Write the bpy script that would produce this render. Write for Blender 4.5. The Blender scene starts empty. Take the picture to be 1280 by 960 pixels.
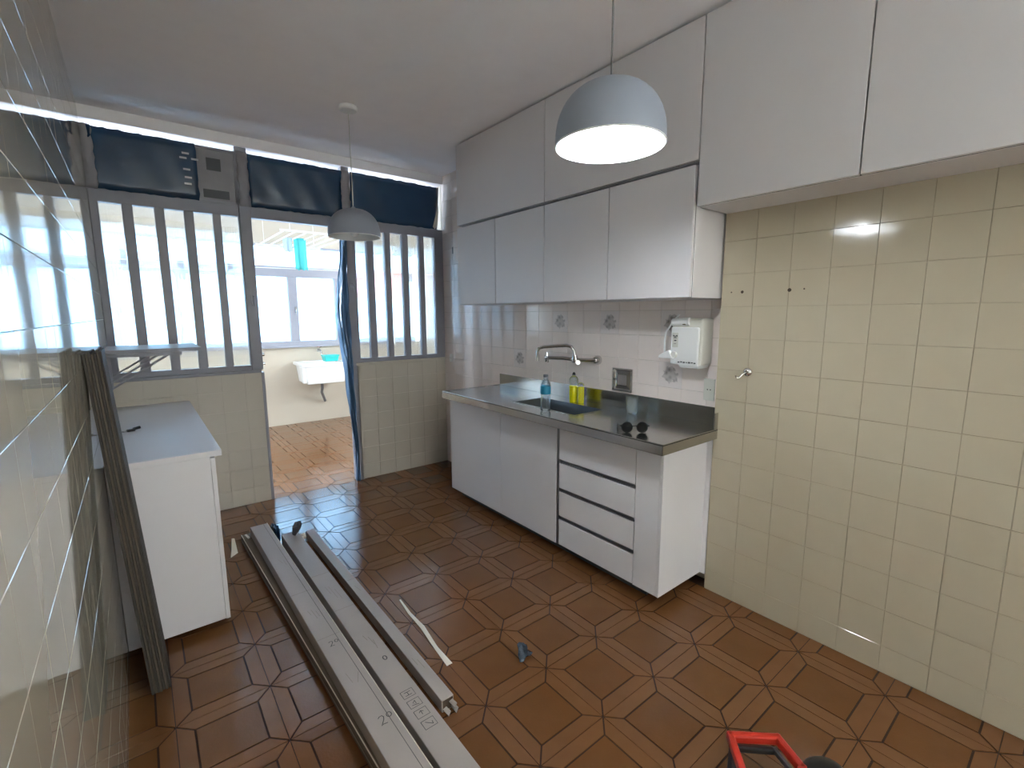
import bpy, bmesh, math, random
from mathutils import Vector, Matrix
random.seed(7)
SC = bpy.context.scene
COL = SC.collection

# ------------------------------------------------------------------ camera
F_PX, YAW, PITCH, ROLL = 590.17, 38.3734, 8.4344, -0.2334
CAM = Vector((0, 0, 1.4355))
_y, _p, _r = map(math.radians, (YAW, PITCH, ROLL))
FW = Vector((math.sin(_y) * math.cos(_p), math.cos(_y) * math.cos(_p), -math.sin(_p)))
_rt = Vector((math.cos(_y), -math.sin(_y), 0)); _up = _rt.cross(FW)
RT = _rt * math.cos(_r) + _up * math.sin(_r)
UP = _up * math.cos(_r) - _rt * math.sin(_r)
cd = bpy.data.cameras.new('camera'); cam = bpy.data.objects.new('camera', cd); COL.objects.link(cam)
cd.sensor_fit = 'HORIZONTAL'; cd.sensor_width = 36; cd.lens = F_PX / 1280 * 36; cd.clip_start = .02
cam.matrix_world = Matrix(((RT.x, UP.x, -FW.x, CAM.x), (RT.y, UP.y, -FW.y, CAM.y), (RT.z, UP.z, -FW.z, CAM.z), (0, 0, 0, 1)))
SC.camera = cam

def at(u, v, **k):
    """photo pixel -> point on the plane X=, Y= or Z= that the thing touches"""
    d = RT * ((u - 640) / F_PX) - UP * ((v - 480) / F_PX) + FW
    ax, val = list(k.items())[0]; i = 'XYZ'.index(ax)
    return CAM + d * ((val - CAM[i]) / d[i])

# ------------------------------------------------------------------ sky, exposure
W = bpy.data.worlds.new('sky'); SC.world = W; W.use_nodes = True
wn = W.node_tree.nodes; wl = W.node_tree.links
bg = wn['Background']; bg.inputs[0].default_value = (.75, .88, 1.0, 1); bg.inputs[1].default_value = 23.0
SC.view_settings.view_transform = 'Standard'; SC.view_settings.look = 'None'
SC.view_settings.gamma = 1; SC.view_settings.use_curve_mapping = False
SC.view_settings.exposure = 1.12
SC.cycles.use_denoising = True
SC.cycles.max_bounces = 14; SC.cycles.diffuse_bounces = 6; SC.cycles.glossy_bounces = 5
SC.cycles.transmission_bounces = 8; SC.cycles.transparent_max_bounces = 16
SC.cycles.sample_clamp_indirect = 30
pl = bpy.data.lights.new('window_portal', 'AREA'); pl.shape = 'RECTANGLE'; pl.size = 4.6; pl.size_y = 1.5
pl.cycles.is_portal = True
po = bpy.data.objects.new('window_portal', pl); COL.objects.link(po)
po.location = (1.1, 6.80, 1.66); po.rotation_euler = (math.radians(-90), 0, 0)
BW = (-3.5, -2.1, 1.0, 2.3)      # side window added behind the camera to fill the room with daylight: y0, y1, z0, z1
pl2 = bpy.data.lights.new('added_window_portal', 'AREA'); pl2.shape = 'RECTANGLE'; pl2.size = BW[1] - BW[0]; pl2.size_y = BW[3] - BW[2]; pl2.cycles.is_portal = True
po2 = bpy.data.objects.new('added_window_portal', pl2); COL.objects.link(po2)
po2.location = (2.37, (BW[0] + BW[1]) / 2, (BW[2] + BW[3]) / 2); po2.rotation_euler = (math.radians(90), 0, math.radians(90))
LW = (4.25, 4.85, .95, 2.45)  # opening added in each laundry end wall for extra daylight
for nm, xx, rz in (('laundry_left_portal', -1.33, -90), ('laundry_right_portal', 3.53, 90)):
    l_ = bpy.data.lights.new(nm, 'AREA'); l_.shape = 'RECTANGLE'; l_.size = .6; l_.size_y = 1.5; l_.cycles.is_portal = True
    o_ = bpy.data.objects.new(nm, l_); COL.objects.link(o_); o_.location = (xx, 4.55, 1.7); o_.rotation_euler = (math.radians(90), 0, math.radians(rz))

# ------------------------------------------------------------------ dimensions (metres)
XL, XR, XN = -.15, 2.2274, 2.31          # left wall, right wall, sink wall
YE, YP, YF, YB = 1.185, 3.953, 6.63, -3.6  # step of right wall, partition, far wall, back wall
ZC = 2.672
XF, XC, XU = 1.855, 1.761, 1.9706
BULB = 175.0

# ------------------------------------------------------------------ materials
def s2l(c): return tuple(((x / 255) / 12.92 if x / 255 <= .04045 else ((x / 255 + .055) / 1.055) ** 2.4) for x in c)
def mat(name, rgb, rough=.5, metal=0., var=.06, scale=6., bump=0., bscale=60., spec=.5, stretch=None, trans=0., coat=0.):
    m = bpy.data.materials.new(name); m.use_nodes = True
    nt = m.node_tree; N = nt.nodes; L = nt.links; b = N['Principled BSDF']
    c = s2l(rgb)
    tc = N.new('ShaderNodeTexCoord'); mp = N.new('ShaderNodeMapping'); L.new(tc.outputs['Object'], mp.inputs[0])
    if stretch: mp.inputs['Scale'].default_value = stretch
    nz = N.new('ShaderNodeTexNoise'); nz.inputs['Scale'].default_value = scale; nz.inputs['Detail'].default_value = 4
    L.new(mp.outputs[0], nz.inputs['Vector'])
    mx = N.new('ShaderNodeMix'); mx.data_type = 'RGBA'
    mx.inputs[6].default_value = (*[x * (1 - var) for x in c], 1); mx.inputs[7].default_value = (*[min(1, x * (1 + var)) for x in c], 1)
    L.new(nz.outputs[0], mx.inputs[0]); L.new(mx.outputs[2], b.inputs['Base Color'])
    b.inputs['Roughness'].default_value = rough; b.inputs['Metallic'].default_value = metal
    b.inputs['Specular IOR Level'].default_value = spec
    if coat: b.inputs['Coat Weight'].default_value = coat; b.inputs['Coat Roughness'].default_value = .05
    if trans: b.inputs['Transmission Weight'].default_value = trans
    if bump:
        n2 = N.new('ShaderNodeTexNoise'); n2.inputs['Scale'].default_value = bscale; n2.inputs['Detail'].default_value = 3
        L.new(mp.outputs[0], n2.inputs['Vector'])
        bp = N.new('ShaderNodeBump'); bp.inputs['Strength'].default_value = bump; bp.inputs['Distance'].default_value = .01
        L.new(n2.outputs[0], bp.inputs['Height']); L.new(bp.outputs[0], b.inputs['Normal'])
    return m
def emat(name, rgb, st):
    m = bpy.data.materials.new(name); m.use_nodes = True; b = m.node_tree.nodes['Principled BSDF']
    b.inputs['Base Color'].default_value = (*s2l(rgb), 1); b.inputs['Emission Color'].default_value = (*s2l(rgb), 1)
    b.inputs['Emission Strength'].default_value = st; return m
def glassmat(name, tint, tfrac, kind, rough=.02, tl=0.):
    """clear or frosted glass: transparent share + glass or translucent share"""
    m = bpy.data.materials.new(name); m.use_nodes = True; nt = m.node_tree; N = nt.nodes; L = nt.links
    N.remove(N['Principled BSDF']); out = N['Material Output']
    tr = N.new('ShaderNodeBsdfTransparent'); tr.inputs[0].default_value = (*tint, 1)
    if kind == 'glass':
        g = N.new('ShaderNodeBsdfGlass'); g.inputs['Color'].default_value = (*tint, 1); g.inputs['Roughness'].default_value = rough; g.inputs['IOR'].default_value = 1.45
    else:
        g = N.new('ShaderNodeBsdfTranslucent'); g.inputs[0].default_value = (*tint, 1)
    mx = N.new('ShaderNodeMixShader'); mx.inputs[0].default_value = 1 - tfrac
    L.new(tr.outputs[0], mx.inputs[1]); L.new(g.outputs[0], mx.inputs[2])
    last = mx
    if tl:
        t2 = N.new('ShaderNodeBsdfTranslucent'); t2.inputs[0].default_value = (*tint, 1)
        m2 = N.new('ShaderNodeMixShader'); m2.inputs[0].default_value = tl
        L.new(mx.outputs[0], m2.inputs[1]); L.new(t2.outputs[0], m2.inputs[2]); last = m2
    gl = N.new('ShaderNodeBsdfGlossy'); gl.inputs['Roughness'].default_value = .06
    fr = N.new('ShaderNodeFresnel'); fr.inputs[0].default_value = 1.4
    m3 = N.new('ShaderNodeMixShader'); L.new(fr.outputs[0], m3.inputs[0])
    L.new(last.outputs[0], m3.inputs[1]); L.new(gl.outputs[0], m3.inputs[2])
    L.new(m3.outputs[0], out.inputs[0]); return m

M = dict(
    ceil=mat('ceiling_paint', (250, 246, 247), .8, bump=.05, bscale=30),
    tile_y=mat('cream_glazed_tile', (178, 167, 146), .10, var=.03, bump=.03, bscale=9),
    tile_n=mat('pale_lilac_glazed_tile', (228, 216, 210), .12, var=.03, bump=.03, bscale=9),
    tile_l=mat('cream_polished_tile', (160, 153, 136), .045, var=.03, bump=.012, bscale=9, spec=.7),
    grout=mat('cream_grout', (166, 155, 135), .6),
    grout_l=mat('white_grout', (206, 203, 193), .4),
    paint=mat('cream_wall_paint', (200, 192, 178), .35, var=.04, scale=2.5, bump=.03, bscale=25),
    paint_back=mat('white_wall_paint', (222, 216, 204), .6),
    ltile=mat('laundry_wall_tile', (190, 178, 160), .3, var=.03),
    ftile=mat('brown_floor_tile_frame', (113, 76, 48), .11, var=.14, scale=9, bump=.05, bscale=80),
    ftile2=mat('brown_floor_tile_centre', (106, 69, 39), .12, var=.14, scale=9, bump=.08, bscale=120),
    fgroove=mat('dark_tile_groove', (52, 31, 18), .75, spec=.15),
    fgrout=mat('floor_grout', (60, 42, 29), .75, spec=.15),
    cab=mat('white_laminate', (218, 214, 215), .42, var=.02),
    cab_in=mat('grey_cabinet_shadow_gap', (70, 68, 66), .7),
    alu=mat('brushed_aluminium', (150, 150, 152), .35, 1., stretch=(1, 1, 30)),
    frame=mat('grey_painted_metal', (150, 150, 158), .4, var=.08, scale=12),
    steel=mat('stainless_steel', (190, 188, 184), .2, 1., var=.05, bump=.02, bscale=40),
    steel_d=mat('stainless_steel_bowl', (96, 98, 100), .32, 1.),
    chrome=mat('chrome', (205, 203, 200), .08, 1., var=.02),
    film=mat('navy_plastic_film', (34, 66, 96), .24, var=.3, scale=3, bump=.25, bscale=7, spec=.6),
    film_g=mat('grey_cloudy_film', (140, 138, 142), .35, var=.3, scale=8, bump=.2, bscale=12),
    tarp=mat('blue_plastic_sheet', (104, 140, 176), .2, var=.35, scale=7, bump=.5, bscale=14, spec=.7, trans=.12),
    tape=mat('white_tape', (196, 200, 206), .5),
    kraft=mat('grey_cardboard', (160, 150, 144), .6, var=.07, scale=5, bump=.05, bscale=70),
    kraft_d=mat('brown_cardboard', (108, 92, 76), .65, var=.1, scale=6, bump=.08, bscale=70),
    ink=mat('black_marker_ink', (52, 48, 50), .6), ink_f=mat('faded_grey_print', (134, 124, 116), .6),
    ply=mat('weathered_dark_wood', (58, 52, 45), .7, var=.35, scale=10, stretch=(4, 4, .5), bump=.4, bscale=30),
    ply2=mat('weathered_pale_wood', (80, 71, 58), .7, var=.35, scale=10, stretch=(4, 4, .5), bump=.4, bscale=30),
    white=mat('white_plastic', (226, 226, 224), .3, var=.02), offw=mat('ivory_plastic', (206, 204, 194), .35, var=.02),
    gloss_w=mat('white_ceramic', (232, 230, 226), .15, var=.02),
    lamp_out=mat('matt_blue_grey_enamel', (150, 158, 172), .45, var=.03), lamp_in=mat('white_enamel', (240, 242, 242), .4, var=.01),
    black=mat('black_plastic', (26, 26, 27), .3), lens=mat('dark_lens', (8, 8, 9), .12, spec=.12), rimb=mat('black_acetate', (14, 14, 15), .4, spec=.15),
    dgrey=mat('dark_grey_plastic', (62, 64, 68), .4), grey=mat('grey_plastic', (120, 120, 122), .4),
    red=mat('red_plastic', (186, 46, 30), .3, var=.08), bag=mat('dark_blue_grey_plastic_bag', (58, 68, 78), .25, var=.35, scale=12, bump=.4, bscale=40),
    paper=mat('white_paper', (224, 214, 198), .7), teal=mat('teal_cloth', (70, 178, 178), .8, var=.12), pale=mat('pale_blue_cloth', (176, 200, 214), .8),
    teal_p=mat('turquoise_plastic', (40, 176, 168), .4), pink=mat('salmon_stand_in', (226, 132, 120), .8, var=.12),
    yellow=mat('yellow_liquid', (214, 206, 10), .12, var=.1), blue_lab=mat('blue_label', (28, 122, 150), .4, var=.15),
    stain=mat('hole_brown', (62, 48, 34), .8),
    pane=glassmat('ribbed_glass', (.95, .97, .97), .66, 'glass', .03),
    pane_f=glassmat('frosted_ribbed_glass', (.34, .43, .50), .3, 'tl'),
    clear=glassmat('clear_glass', (.90, .92, .92), .25, 'glass', .0), bottle=glassmat('clear_bottle_plastic', (.9, .94, .96), .55, 'glass', .02),
)
M['bulb'] = emat('lit_bulb', (240, 248, 255), BULB)

def decor_mat():
    m = mat('printed_motif_tile', (222, 213, 210), .12, var=.03)
    N = m.node_tree.nodes; L = m.node_tree.links; b = N['Principled BSDF']
    tc = N.new('ShaderNodeTexCoord'); sp = N.new('ShaderNodeVectorMath'); sp.operation = 'LENGTH'
    L.new(tc.outputs['Object'], sp.inputs[0])
    nz = N.new('ShaderNodeTexNoise'); nz.inputs['Scale'].default_value = 42; L.new(tc.outputs['Object'], nz.inputs['Vector'])
    a = N.new('ShaderNodeMath'); a.operation = 'MULTIPLY_ADD'; L.new(nz.outputs[0], a.inputs[0]); a.inputs[1].default_value = .06; L.new(sp.outputs['Value'], a.inputs[2])
    cr = N.new('ShaderNodeValToRGB'); cr.color_ramp.elements[0].position = .072; cr.color_ramp.elements[1].position = .078
    cr.color_ramp.elements[0].color = (1, 1, 1, 1); cr.color_ramp.elements[1].color = (0, 0, 0, 1)
    L.new(a.outputs[0], cr.inputs[0])
    vz = N.new('ShaderNodeTexVoronoi'); vz.inputs['Scale'].default_value = 38; L.new(tc.outputs['Object'], vz.inputs['Vector'])
    r2 = N.new('ShaderNodeValToRGB'); r2.color_ramp.elements[0].color = (*s2l((128, 122, 120)), 1); r2.color_ramp.elements[1].color = (*s2l((190, 182, 180)), 1); r2.color_ramp.elements[1].position = .6
    L.new(vz.outputs[0], r2.inputs[0])
    mx = N.new('ShaderNodeMix'); mx.data_type = 'RGBA'; old = b.inputs['Base Color'].links[0].from_socket
    L.new(cr.outputs[0], mx.inputs[0]); L.new(old, mx.inputs[6]); L.new(r2.outputs[0], mx.inputs[7]); L.new(mx.outputs[2], b.inputs['Base Color'])
    return m
M['decor'] = decor_mat()

# ------------------------------------------------------------------ builders
class MB:
    def __init__(s): s.v = []; s.f = []; s.m = []
    def add(s, vs, fs, mi=0):
        o = len(s.v); s.v += [tuple(v) for v in vs]; s.f += [tuple(i + o for i in f) for f in fs]; s.m += [mi] * len(fs); return s
    def box(s, x0, x1, y0, y1, z0, z1, mi=0):
        return s.add([(x, y, z) for z in (z0, z1) for y in (y0, y1) for x in (x0, x1)],
                     [(0, 2, 3, 1), (4, 5, 7, 6), (0, 1, 5, 4), (2, 6, 7, 3), (0, 4, 6, 2), (1, 3, 7, 5)], mi)
    def hexa(s, b, t, mi=0):            # four bottom and four top corners, same order
        return s.add(list(b) + list(t), [(3, 2, 1, 0), (4, 5, 6, 7), (0, 1, 5, 4), (1, 2, 6, 5), (2, 3, 7, 6), (3, 0, 4, 7)], mi)
    def prism(s, pts, off, mi=0):       # planar outline pushed along off
        n = len(pts); off = Vector(off); a = [Vector(p) for p in pts]
        return s.add(a + [p + off for p in a], [tuple(range(n - 1, -1, -1)), tuple(range(n, 2 * n))] + [(i, (i + 1) % n, n + (i + 1) % n, n + i) for i in range(n)], mi)
    def tube(s, path, r, seg=10, mi=0, caps=True, closed=False):
        P = [Vector(p) for p in path]; n = len(P); rs = r if isinstance(r, (list, tuple)) else [r] * n
        rings = []; prev = None
        for i, p in enumerate(P):
            if closed: t = (P[(i + 1) % n] - P[i - 1])
            else: t = P[min(i + 1, n - 1)] - P[max(i - 1, 0)]
            t.normalize()
            if prev is None: a = t.orthogonal().normalized()
            else: a = (prev - t * prev.dot(t)).normalized()
            prev = a; b = t.cross(a)
            rings.append([p + (a * math.cos(k * 2 * math.pi / seg) + b * math.sin(k * 2 * math.pi / seg)) * rs[i] for k in range(seg)])
        vs = [v for r_ in rings for v in r_]; fs = []
        for i in range(n if closed else n - 1):
            j = (i + 1) % n
            fs += [(i * seg + k, i * seg + (k + 1) % seg, j * seg + (k + 1) % seg, j * seg + k) for k in range(seg)]
        if caps and not closed: fs += [tuple(range(seg - 1, -1, -1)), tuple((n - 1) * seg + k for k in range(seg))]
        return s.add(vs, fs, mi)
    def lathe(s, prof, c=(0, 0, 0), axis='Z', seg=24, mi=0, cap=True):
        vs = []; n = len(prof)
        for r, h in prof:
            for k in range(seg):
                a = k * 2 * math.pi / seg; x, y = r * math.cos(a), r * math.sin(a)
                v = {'Z': (x, y, h), 'X': (h, x, y), 'Y': (y, h, x)}[axis]
                vs.append((v[0] + c[0], v[1] + c[1], v[2] + c[2]))
        fs = [(i * seg + k, i * seg + (k + 1) % seg, (i + 1) * seg + (k + 1) % seg, (i + 1) * seg + k) for i in range(n - 1) for k in range(seg)]
        if cap: fs += [tuple(range(seg - 1, -1, -1)), tuple((n - 1) * seg + k for k in range(seg))]
        return s.add(vs, fs, mi)
    def mesh(s, name, mats, smooth=False):
        me = bpy.data.meshes.new(name); me.from_pydata(s.v, [], s.f)
        for m in (mats if isinstance(mats, (list, tuple)) else [mats]): me.materials.append(M[m] if isinstance(m, str) else m)
        me.polygons.foreach_set('material_index', s.m)
        bm = bmesh.new(); bm.from_mesh(me); bmesh.ops.recalc_face_normals(bm, faces=bm.faces); bm.to_mesh(me); bm.free()
        if smooth: me.polygons.foreach_set('use_smooth', [True] * len(me.polygons))
        return me
    def build(s, name, mats, parent=None, bevel=0, smooth=False, local=False, solid=0, sub=0):
        me = s.mesh(name, mats, smooth)
        o = bpy.data.objects.new(name, me); COL.objects.link(o)
        if parent is not None:
            o.parent = parent
            if not local: me.transform(Matrix.Translation(-origin(parent)))
        if solid: m = o.modifiers.new('thickness', 'SOLIDIFY'); m.thickness = solid; m.offset = 0
        if bevel:
            m = o.modifiers.new('bevel', 'BEVEL'); m.width = bevel; m.segments = 2; m.limit_method = 'ANGLE'
        if sub: m = o.modifiers.new('subsurf', 'SUBSURF'); m.levels = m.render_levels = sub
        if smooth and not sub:
            try:
                for e in me.edges: pass
                me.set_sharp_from_angle(angle=math.radians(40))
            except Exception: pass
        return o
def origin(o):
    v = Vector((0, 0, 0))
    while o is not None: v += o.location; o = o.parent
    return v
def tag(o, label, cat, group=None, kind=None):
    o['label'] = label; o['category'] = cat
    if group: o['group'] = group
    if kind: o['kind'] = kind
    return o
def thing(name, label, cat, loc=(0, 0, 0), rotz=0, group=None, kind=None):
    o = bpy.data.objects.new(name, None); COL.objects.link(o); o.location = loc; o.rotation_euler = (0, 0, rotz); o.empty_display_size = .05
    return tag(o, label, cat, group, kind)
def box(*a): return MB().box(*a)
def struct(name, mb, m, label, cat, **k):
    return tag(mb.build(name, m, **k), label, cat, kind='structure')

# ------------------------------------------------------------------ shell
floor = struct('floor', box(-1.3, 3.5, YB - .1, 6.75, -.1, -.004), 'fgrout', 'brown patterned ceramic tile floor with dark grooves', 'floor')
struct('ceiling', box(-1.3, 3.5, YB - .1, 6.75, ZC, ZC + .1), 'ceil', 'plain off-white painted ceiling', 'ceiling')
wl_ = struct('wall_left', box(-.28, XL - .006, YB, YP + .02, -.004, ZC), 'grout_l', 'polished cream tiled wall beside the leaning board', 'wall')
wr_ = struct('wall_right', box(XR + .006, 2.6, -1.3, YE, -.004, ZC), 'grout', 'cream tiled wall under the big wall cabinets', 'wall')
wk_ = struct('wall_sink', box(XN + .006, 2.6, YE, YP + .02, -.004, ZC), 'grout', 'pale tiled wall behind the steel sink counter', 'wall')
struct('wall_back', box(-1.3, 3.5, YB - .1, YB, -.004, ZC), 'paint_back', 'plain white wall opposite the glazed partition', 'wall')
struct('wall_right_rear', box(XR + .006, XR + .106, YB, BW[0], -.004, ZC).box(XR + .006, XR + .106, BW[1], -1.3, -.004, ZC).box(XR + .006, XR + .106, BW[0], BW[1], -.004, BW[2]).box(XR + .006, XR + .106, BW[0], BW[1], BW[3], ZC), 'paint_back', 'white wall around the added side window of the dining end', 'wall')
sw_ = thing('added_window_7', 'added white framed open side window bringing fill daylight into the dining end', 'window', (XR + .05, -2.4, BW[2]), kind='structure')  # unseen window, added to light the room more evenly
for a in ((BW[0], BW[0] + .05, BW[2], BW[3]), (BW[1] - .05, BW[1], BW[2], BW[3]), (BW[0] + .05, BW[1] - .05, BW[3] - .05, BW[3]), (BW[0] + .05, BW[1] - .05, BW[2], BW[2] + .05)):
    box(XR + .03, XR + .08, a[0], a[1], a[2], a[3]).build('frame_bar', 'paint_back', sw_, bevel=.003)
for nm, xx, lab in (('added_window_8', -1.25, 'added open window bringing fill daylight into the far left end of the laundry area'), ('added_window_9', 3.45, 'added open window bringing fill daylight into the far right end of the laundry area')):  # unseen windows added at both ends to brighten laundry and kitchen
    lw_ = thing(nm, lab, 'window', (xx, (LW[0] + LW[1]) / 2, LW[2]), kind='structure')
    for a in ((LW[0], LW[0] + .04, LW[2], LW[3]), (LW[1] - .04, LW[1], LW[2], LW[3]), (LW[0] + .04, LW[1] - .04, LW[3] - .04, LW[3]), (LW[0] + .04, LW[1] - .04, LW[2], LW[2] + .04)):
        box(xx - .02, xx + .02, *a).build('frame_bar', 'frame', lw_, bevel=.003)
XD0, XD1 = .665, 1.46
wpl = struct('wall_partition_left', box(-1.3, XD0 + .05, YP + .006, YP + .1, -.004, 1.008), 'paint', 'low cream wall under the left ribbed windows', 'wall')
wpr = struct('wall_partition_right', box(XD1, 3.5, YP + .006, YP + .1, -.004, 1.008), 'paint', 'low cream wall under the right ribbed windows', 'wall')
def holed(x0, x1): return MB().box(x0, x1, YP + .1, LW[0], -.004, ZC).box(x0, x1, LW[1], 6.75, -.004, ZC).box(x0, x1, LW[0], LW[1], -.004, LW[2]).box(x0, x1, LW[0], LW[1], LW[3], ZC)
struct('wall_laundry_left', holed(-1.3, -1.2), 'ltile', 'cream side wall of the laundry area', 'wall')
struct('wall_laundry_right', holed(3.4, 3.5), 'ltile', 'cream side wall of the laundry area by the salmon stand-in cloth', 'wall')
struct('wall_kitchen_corner_left', box(-1.3, -.28, YP, YP + .1, 1.008, ZC), 'paint', 'cream wall piece past the left ribbed windows', 'wall')
struct('wall_kitchen_corner_right', box(XN + .006, 3.5, YP, YP + .1, 1.008, ZC), 'paint', 'cream wall piece past the right ribbed windows', 'wall')
wf = struct('wall_far', box(-1.2, 3.4, YF, YF + .12, -.004, 1.03).box(-1.2, 3.4, YF, YF + .12, 2.31, ZC), 'ltile', 'cream laundry wall around the long frosted window', 'wall')
struct('trim_1', box(-.28, XN + .006, YP - .03, YP + .1, 2.60, ZC), 'ceil', 'cream beam over the dark blue transom panes', 'beam', bevel=.004)
# sills on the low walls
struct('trim_2', box(XL, XD0 + .05, YP - .02, YP + .1, 1.008, 1.03), 'frame', 'thin grey sill under the left ribbed windows', 'sill', bevel=.003)
struct('trim_3', box(XD1 - .02, XN, YP - .02, YP + .1, 1.008, 1.03), 'paint', 'thin cream sill under the right ribbed windows', 'sill', bevel=.003)
struct('trim_4', box(XD1 - .02, XD1 + .004, YP - .012, YP + .1, 0, 1.008), 'paint', 'cream upright edging at the end of the right low wall', 'trim', bevel=.003)

# --- floor tiles
S, GX, GY = .3022, 1.188, 1.2823
def floor_tile_mesh():
    h, inn, g, dz = .1498, .0986, .0032, -.0028
    mb = MB(); mb.box(-h, h, -h, h, -.006, dz, 2)
    def raised(pts, mi):
        n = len(pts); mb.add([(x, y, 0) for x, y in pts] + [(x, y, dz) for x, y in pts], [tuple(range(n))] + [(i, n + i, n + (i + 1) % n, (i + 1) % n) for i in range(n)], mi)
    a = inn - g; raised([(-a, -a), (a, -a), (a, a), (-a, a)], 1)
    i0, o0, q = inn + g, h, g * 1.3
    for k in range(4):
        c, s = [(1, 0), (0, 1), (-1, 0), (0, -1)][k]
        raised([(x * c - y * s, x * s + y * c) for x, y in [(i0, -i0 + q), (o0, -o0 + q), (o0, o0 - q), (i0, i0 - q)]], 0)
    return mb.mesh('floor_tile', ['ftile', 'ftile2', 'fgroove'])
FT = floor_tile_mesh()
def clip(me, planes):
    bm = bmesh.new(); bm.from_mesh(me)
    for co, no in planes:
        bmesh.ops.bisect_plane(bm, geom=bm.verts[:] + bm.edges[:] + bm.faces[:], plane_co=co, plane_no=no, clear_outer=True)
    m2 = me.copy(); bm.to_mesh(m2); n = len(bm.faces); bm.free(); return m2 if n else None
for j in range(-9, 19):
    for i in range(-9, 8):
        cx, cy = GX + (i + .5) * S, GY + (j + .5) * S
        x0, x1 = (XL, XR if cy < YE else XN) if cy < YP else (-1.2, 3.4)
        if cx + .15 < x0 or cx - .15 > x1 or cy < -.25 or cy - .15 > YF: continue
        if cy > YP + .2 and not (.4 < cx < 2.6): continue
        pls = []
        if cx - .15 < x0: pls.append(((x0 - cx, 0, 0), (-1, 0, 0)))
        if cx + .15 > x1: pls.append(((x1 - cx, 0, 0), (1, 0, 0)))
        if cy + .15 > YF: pls.append(((0, YF - cy, 0), (0, 1, 0)))
        me = clip(FT, pls) if pls else FT
        if me is None: continue
        o = bpy.data.objects.new('tile', me); COL.objects.link(o); o.parent = floor; o.location = (cx, cy, random.uniform(-.0004, .0002))
        o.rotation_euler = (random.gauss(0, .0012), random.gauss(0, .0012), 0 if pls else random.choice((0, 1, 2, 3)) * math.pi / 2)
# laundry floor beyond the doorway sightline
mb = MB()
for j in range(-16, 18):
    for i in range(-9, 8):
        cx, cy = GX + (i + .5) * S, GY + (j + .5) * S
        if (cy > YP + .2 and not (.4 < cx < 2.6) and -1.05 < cx < 3.25 and cy < YF - .15) or (cy < -.25 and cy > YB + .15 and XL < cx - .15 and cx + .15 < XR): mb.box(cx - .149, cx + .149, cy - .149, cy + .149, -.006, 0)
mb.build('tile_field', 'ftile', floor)['kind'] = 'stuff'

# --- wall tiles
def wall_tile_mesh(w, h, m, name='wall_tile', t=.006, gap=.0008, c=.0008, gy=None):
    a, b = w / 2 - (gap if gy is None else gy), h / 2 - gap; mb = MB()          # proud along +X
    vs = [(0, -a, -b), (0, a, -b), (0, a, b), (0, -a, b)] + [(t - c, -a, -b), (t - c, a, -b), (t - c, a, b), (t - c, -a, b)] + [(t, -a + c, -b + c), (t, a - c, -b + c), (t, a - c, b - c), (t, -a + c, b - c)]
    fs = [(8, 9, 10, 11)] + [(i, (i + 1) % 4, 4 + (i + 1) % 4, 4 + i) for i in range(4)] + [(4 + i, 4 + (i + 1) % 4, 8 + (i + 1) % 4, 8 + i) for i in range(4)]
    mb.add(vs, fs); return mb.mesh(name, m)
def tile_wall(parent, face_x, sgn, y_lines, z_lines, m, name, keep=lambda y, z: True, tilt=.0015, decor=(), special=None, gap=.0006, gy=None):
    """sgn +1: tile faces +X"""
    cache = {}
    for a, b in zip(y_lines, y_lines[1:]):
        for c, d in zip(z_lines, z_lines[1:]):
            y, z = (a + b) / 2, (c + d) / 2
            if not keep(y, z): continue
            mm = special if any(abs(y - p) < .075 and abs(z - q) < .072 for p, q in decor) else m
            key = (round(b - a, 4), round(d - c, 4), mm)
            if key not in cache: cache[key] = wall_tile_mesh(b - a, d - c, mm, gap=gap, gy=gy)
            o = bpy.data.objects.new('tile', cache[key]); COL.objects.link(o); o.parent = parent
            o.location = (face_x - sgn * .006, y, z)
            o.rotation_euler = (0, random.gauss(0, tilt), (0 if sgn > 0 else math.pi) + random.gauss(0, tilt))
def lines(lo, hi, p0, pitch):
    k0 = math.ceil((lo - p0) / pitch - 1e-6); xs = []; k = k0
    while p0 + k * pitch < hi: xs.append(p0 + k * pitch); k += 1
    if xs and xs[0] - lo > .012: xs.insert(0, lo)
    elif xs: xs[0] = lo
    if hi - xs[-1] > .012: xs.append(hi)
    else: xs[-1] = hi
    return xs
# left wall: nearest 300 tiles are parts, the rest one field
ly, lz = lines(.0, YP, .05, .15), lines(0, ZC, .96 - .9, .15)
lz = lines(0, ZC, .062, .15)
tile_wall(wl_, XL, 1, ly, lz, 'tile_l', 'tile', keep=lambda y, z: .45 < y < 2.9, tilt=.0011, gap=.0008, gy=.00005)
mb = MB()
for a, b in zip(ly, ly[1:]):
    for c, d in zip(lz, lz[1:]):
        if not .45 < (a + b) / 2 < 2.9: mb.box(XL - .006, XL, a + .0012, b - .0012, c + .0012, d - .0012)
mb.build('tile_field', 'tile_l', wl_)['kind'] = 'stuff'
# right wall
ry, rz = lines(-.65, YE, 1.035, .1504), lines(0, 1.905, 1.466 - 9 * .1504, .1504)
tile_wall(wr_, XR, -1, ry, rz, 'tile_y', 'tile')
mb = MB()
for k in range(6): mb.box(XR, XR + .006, -1.3, -.65, .31 * k, .31 * k + .305)
mb.build('tile_field', 'tile_y', wr_)['kind'] = 'stuff'
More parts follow.
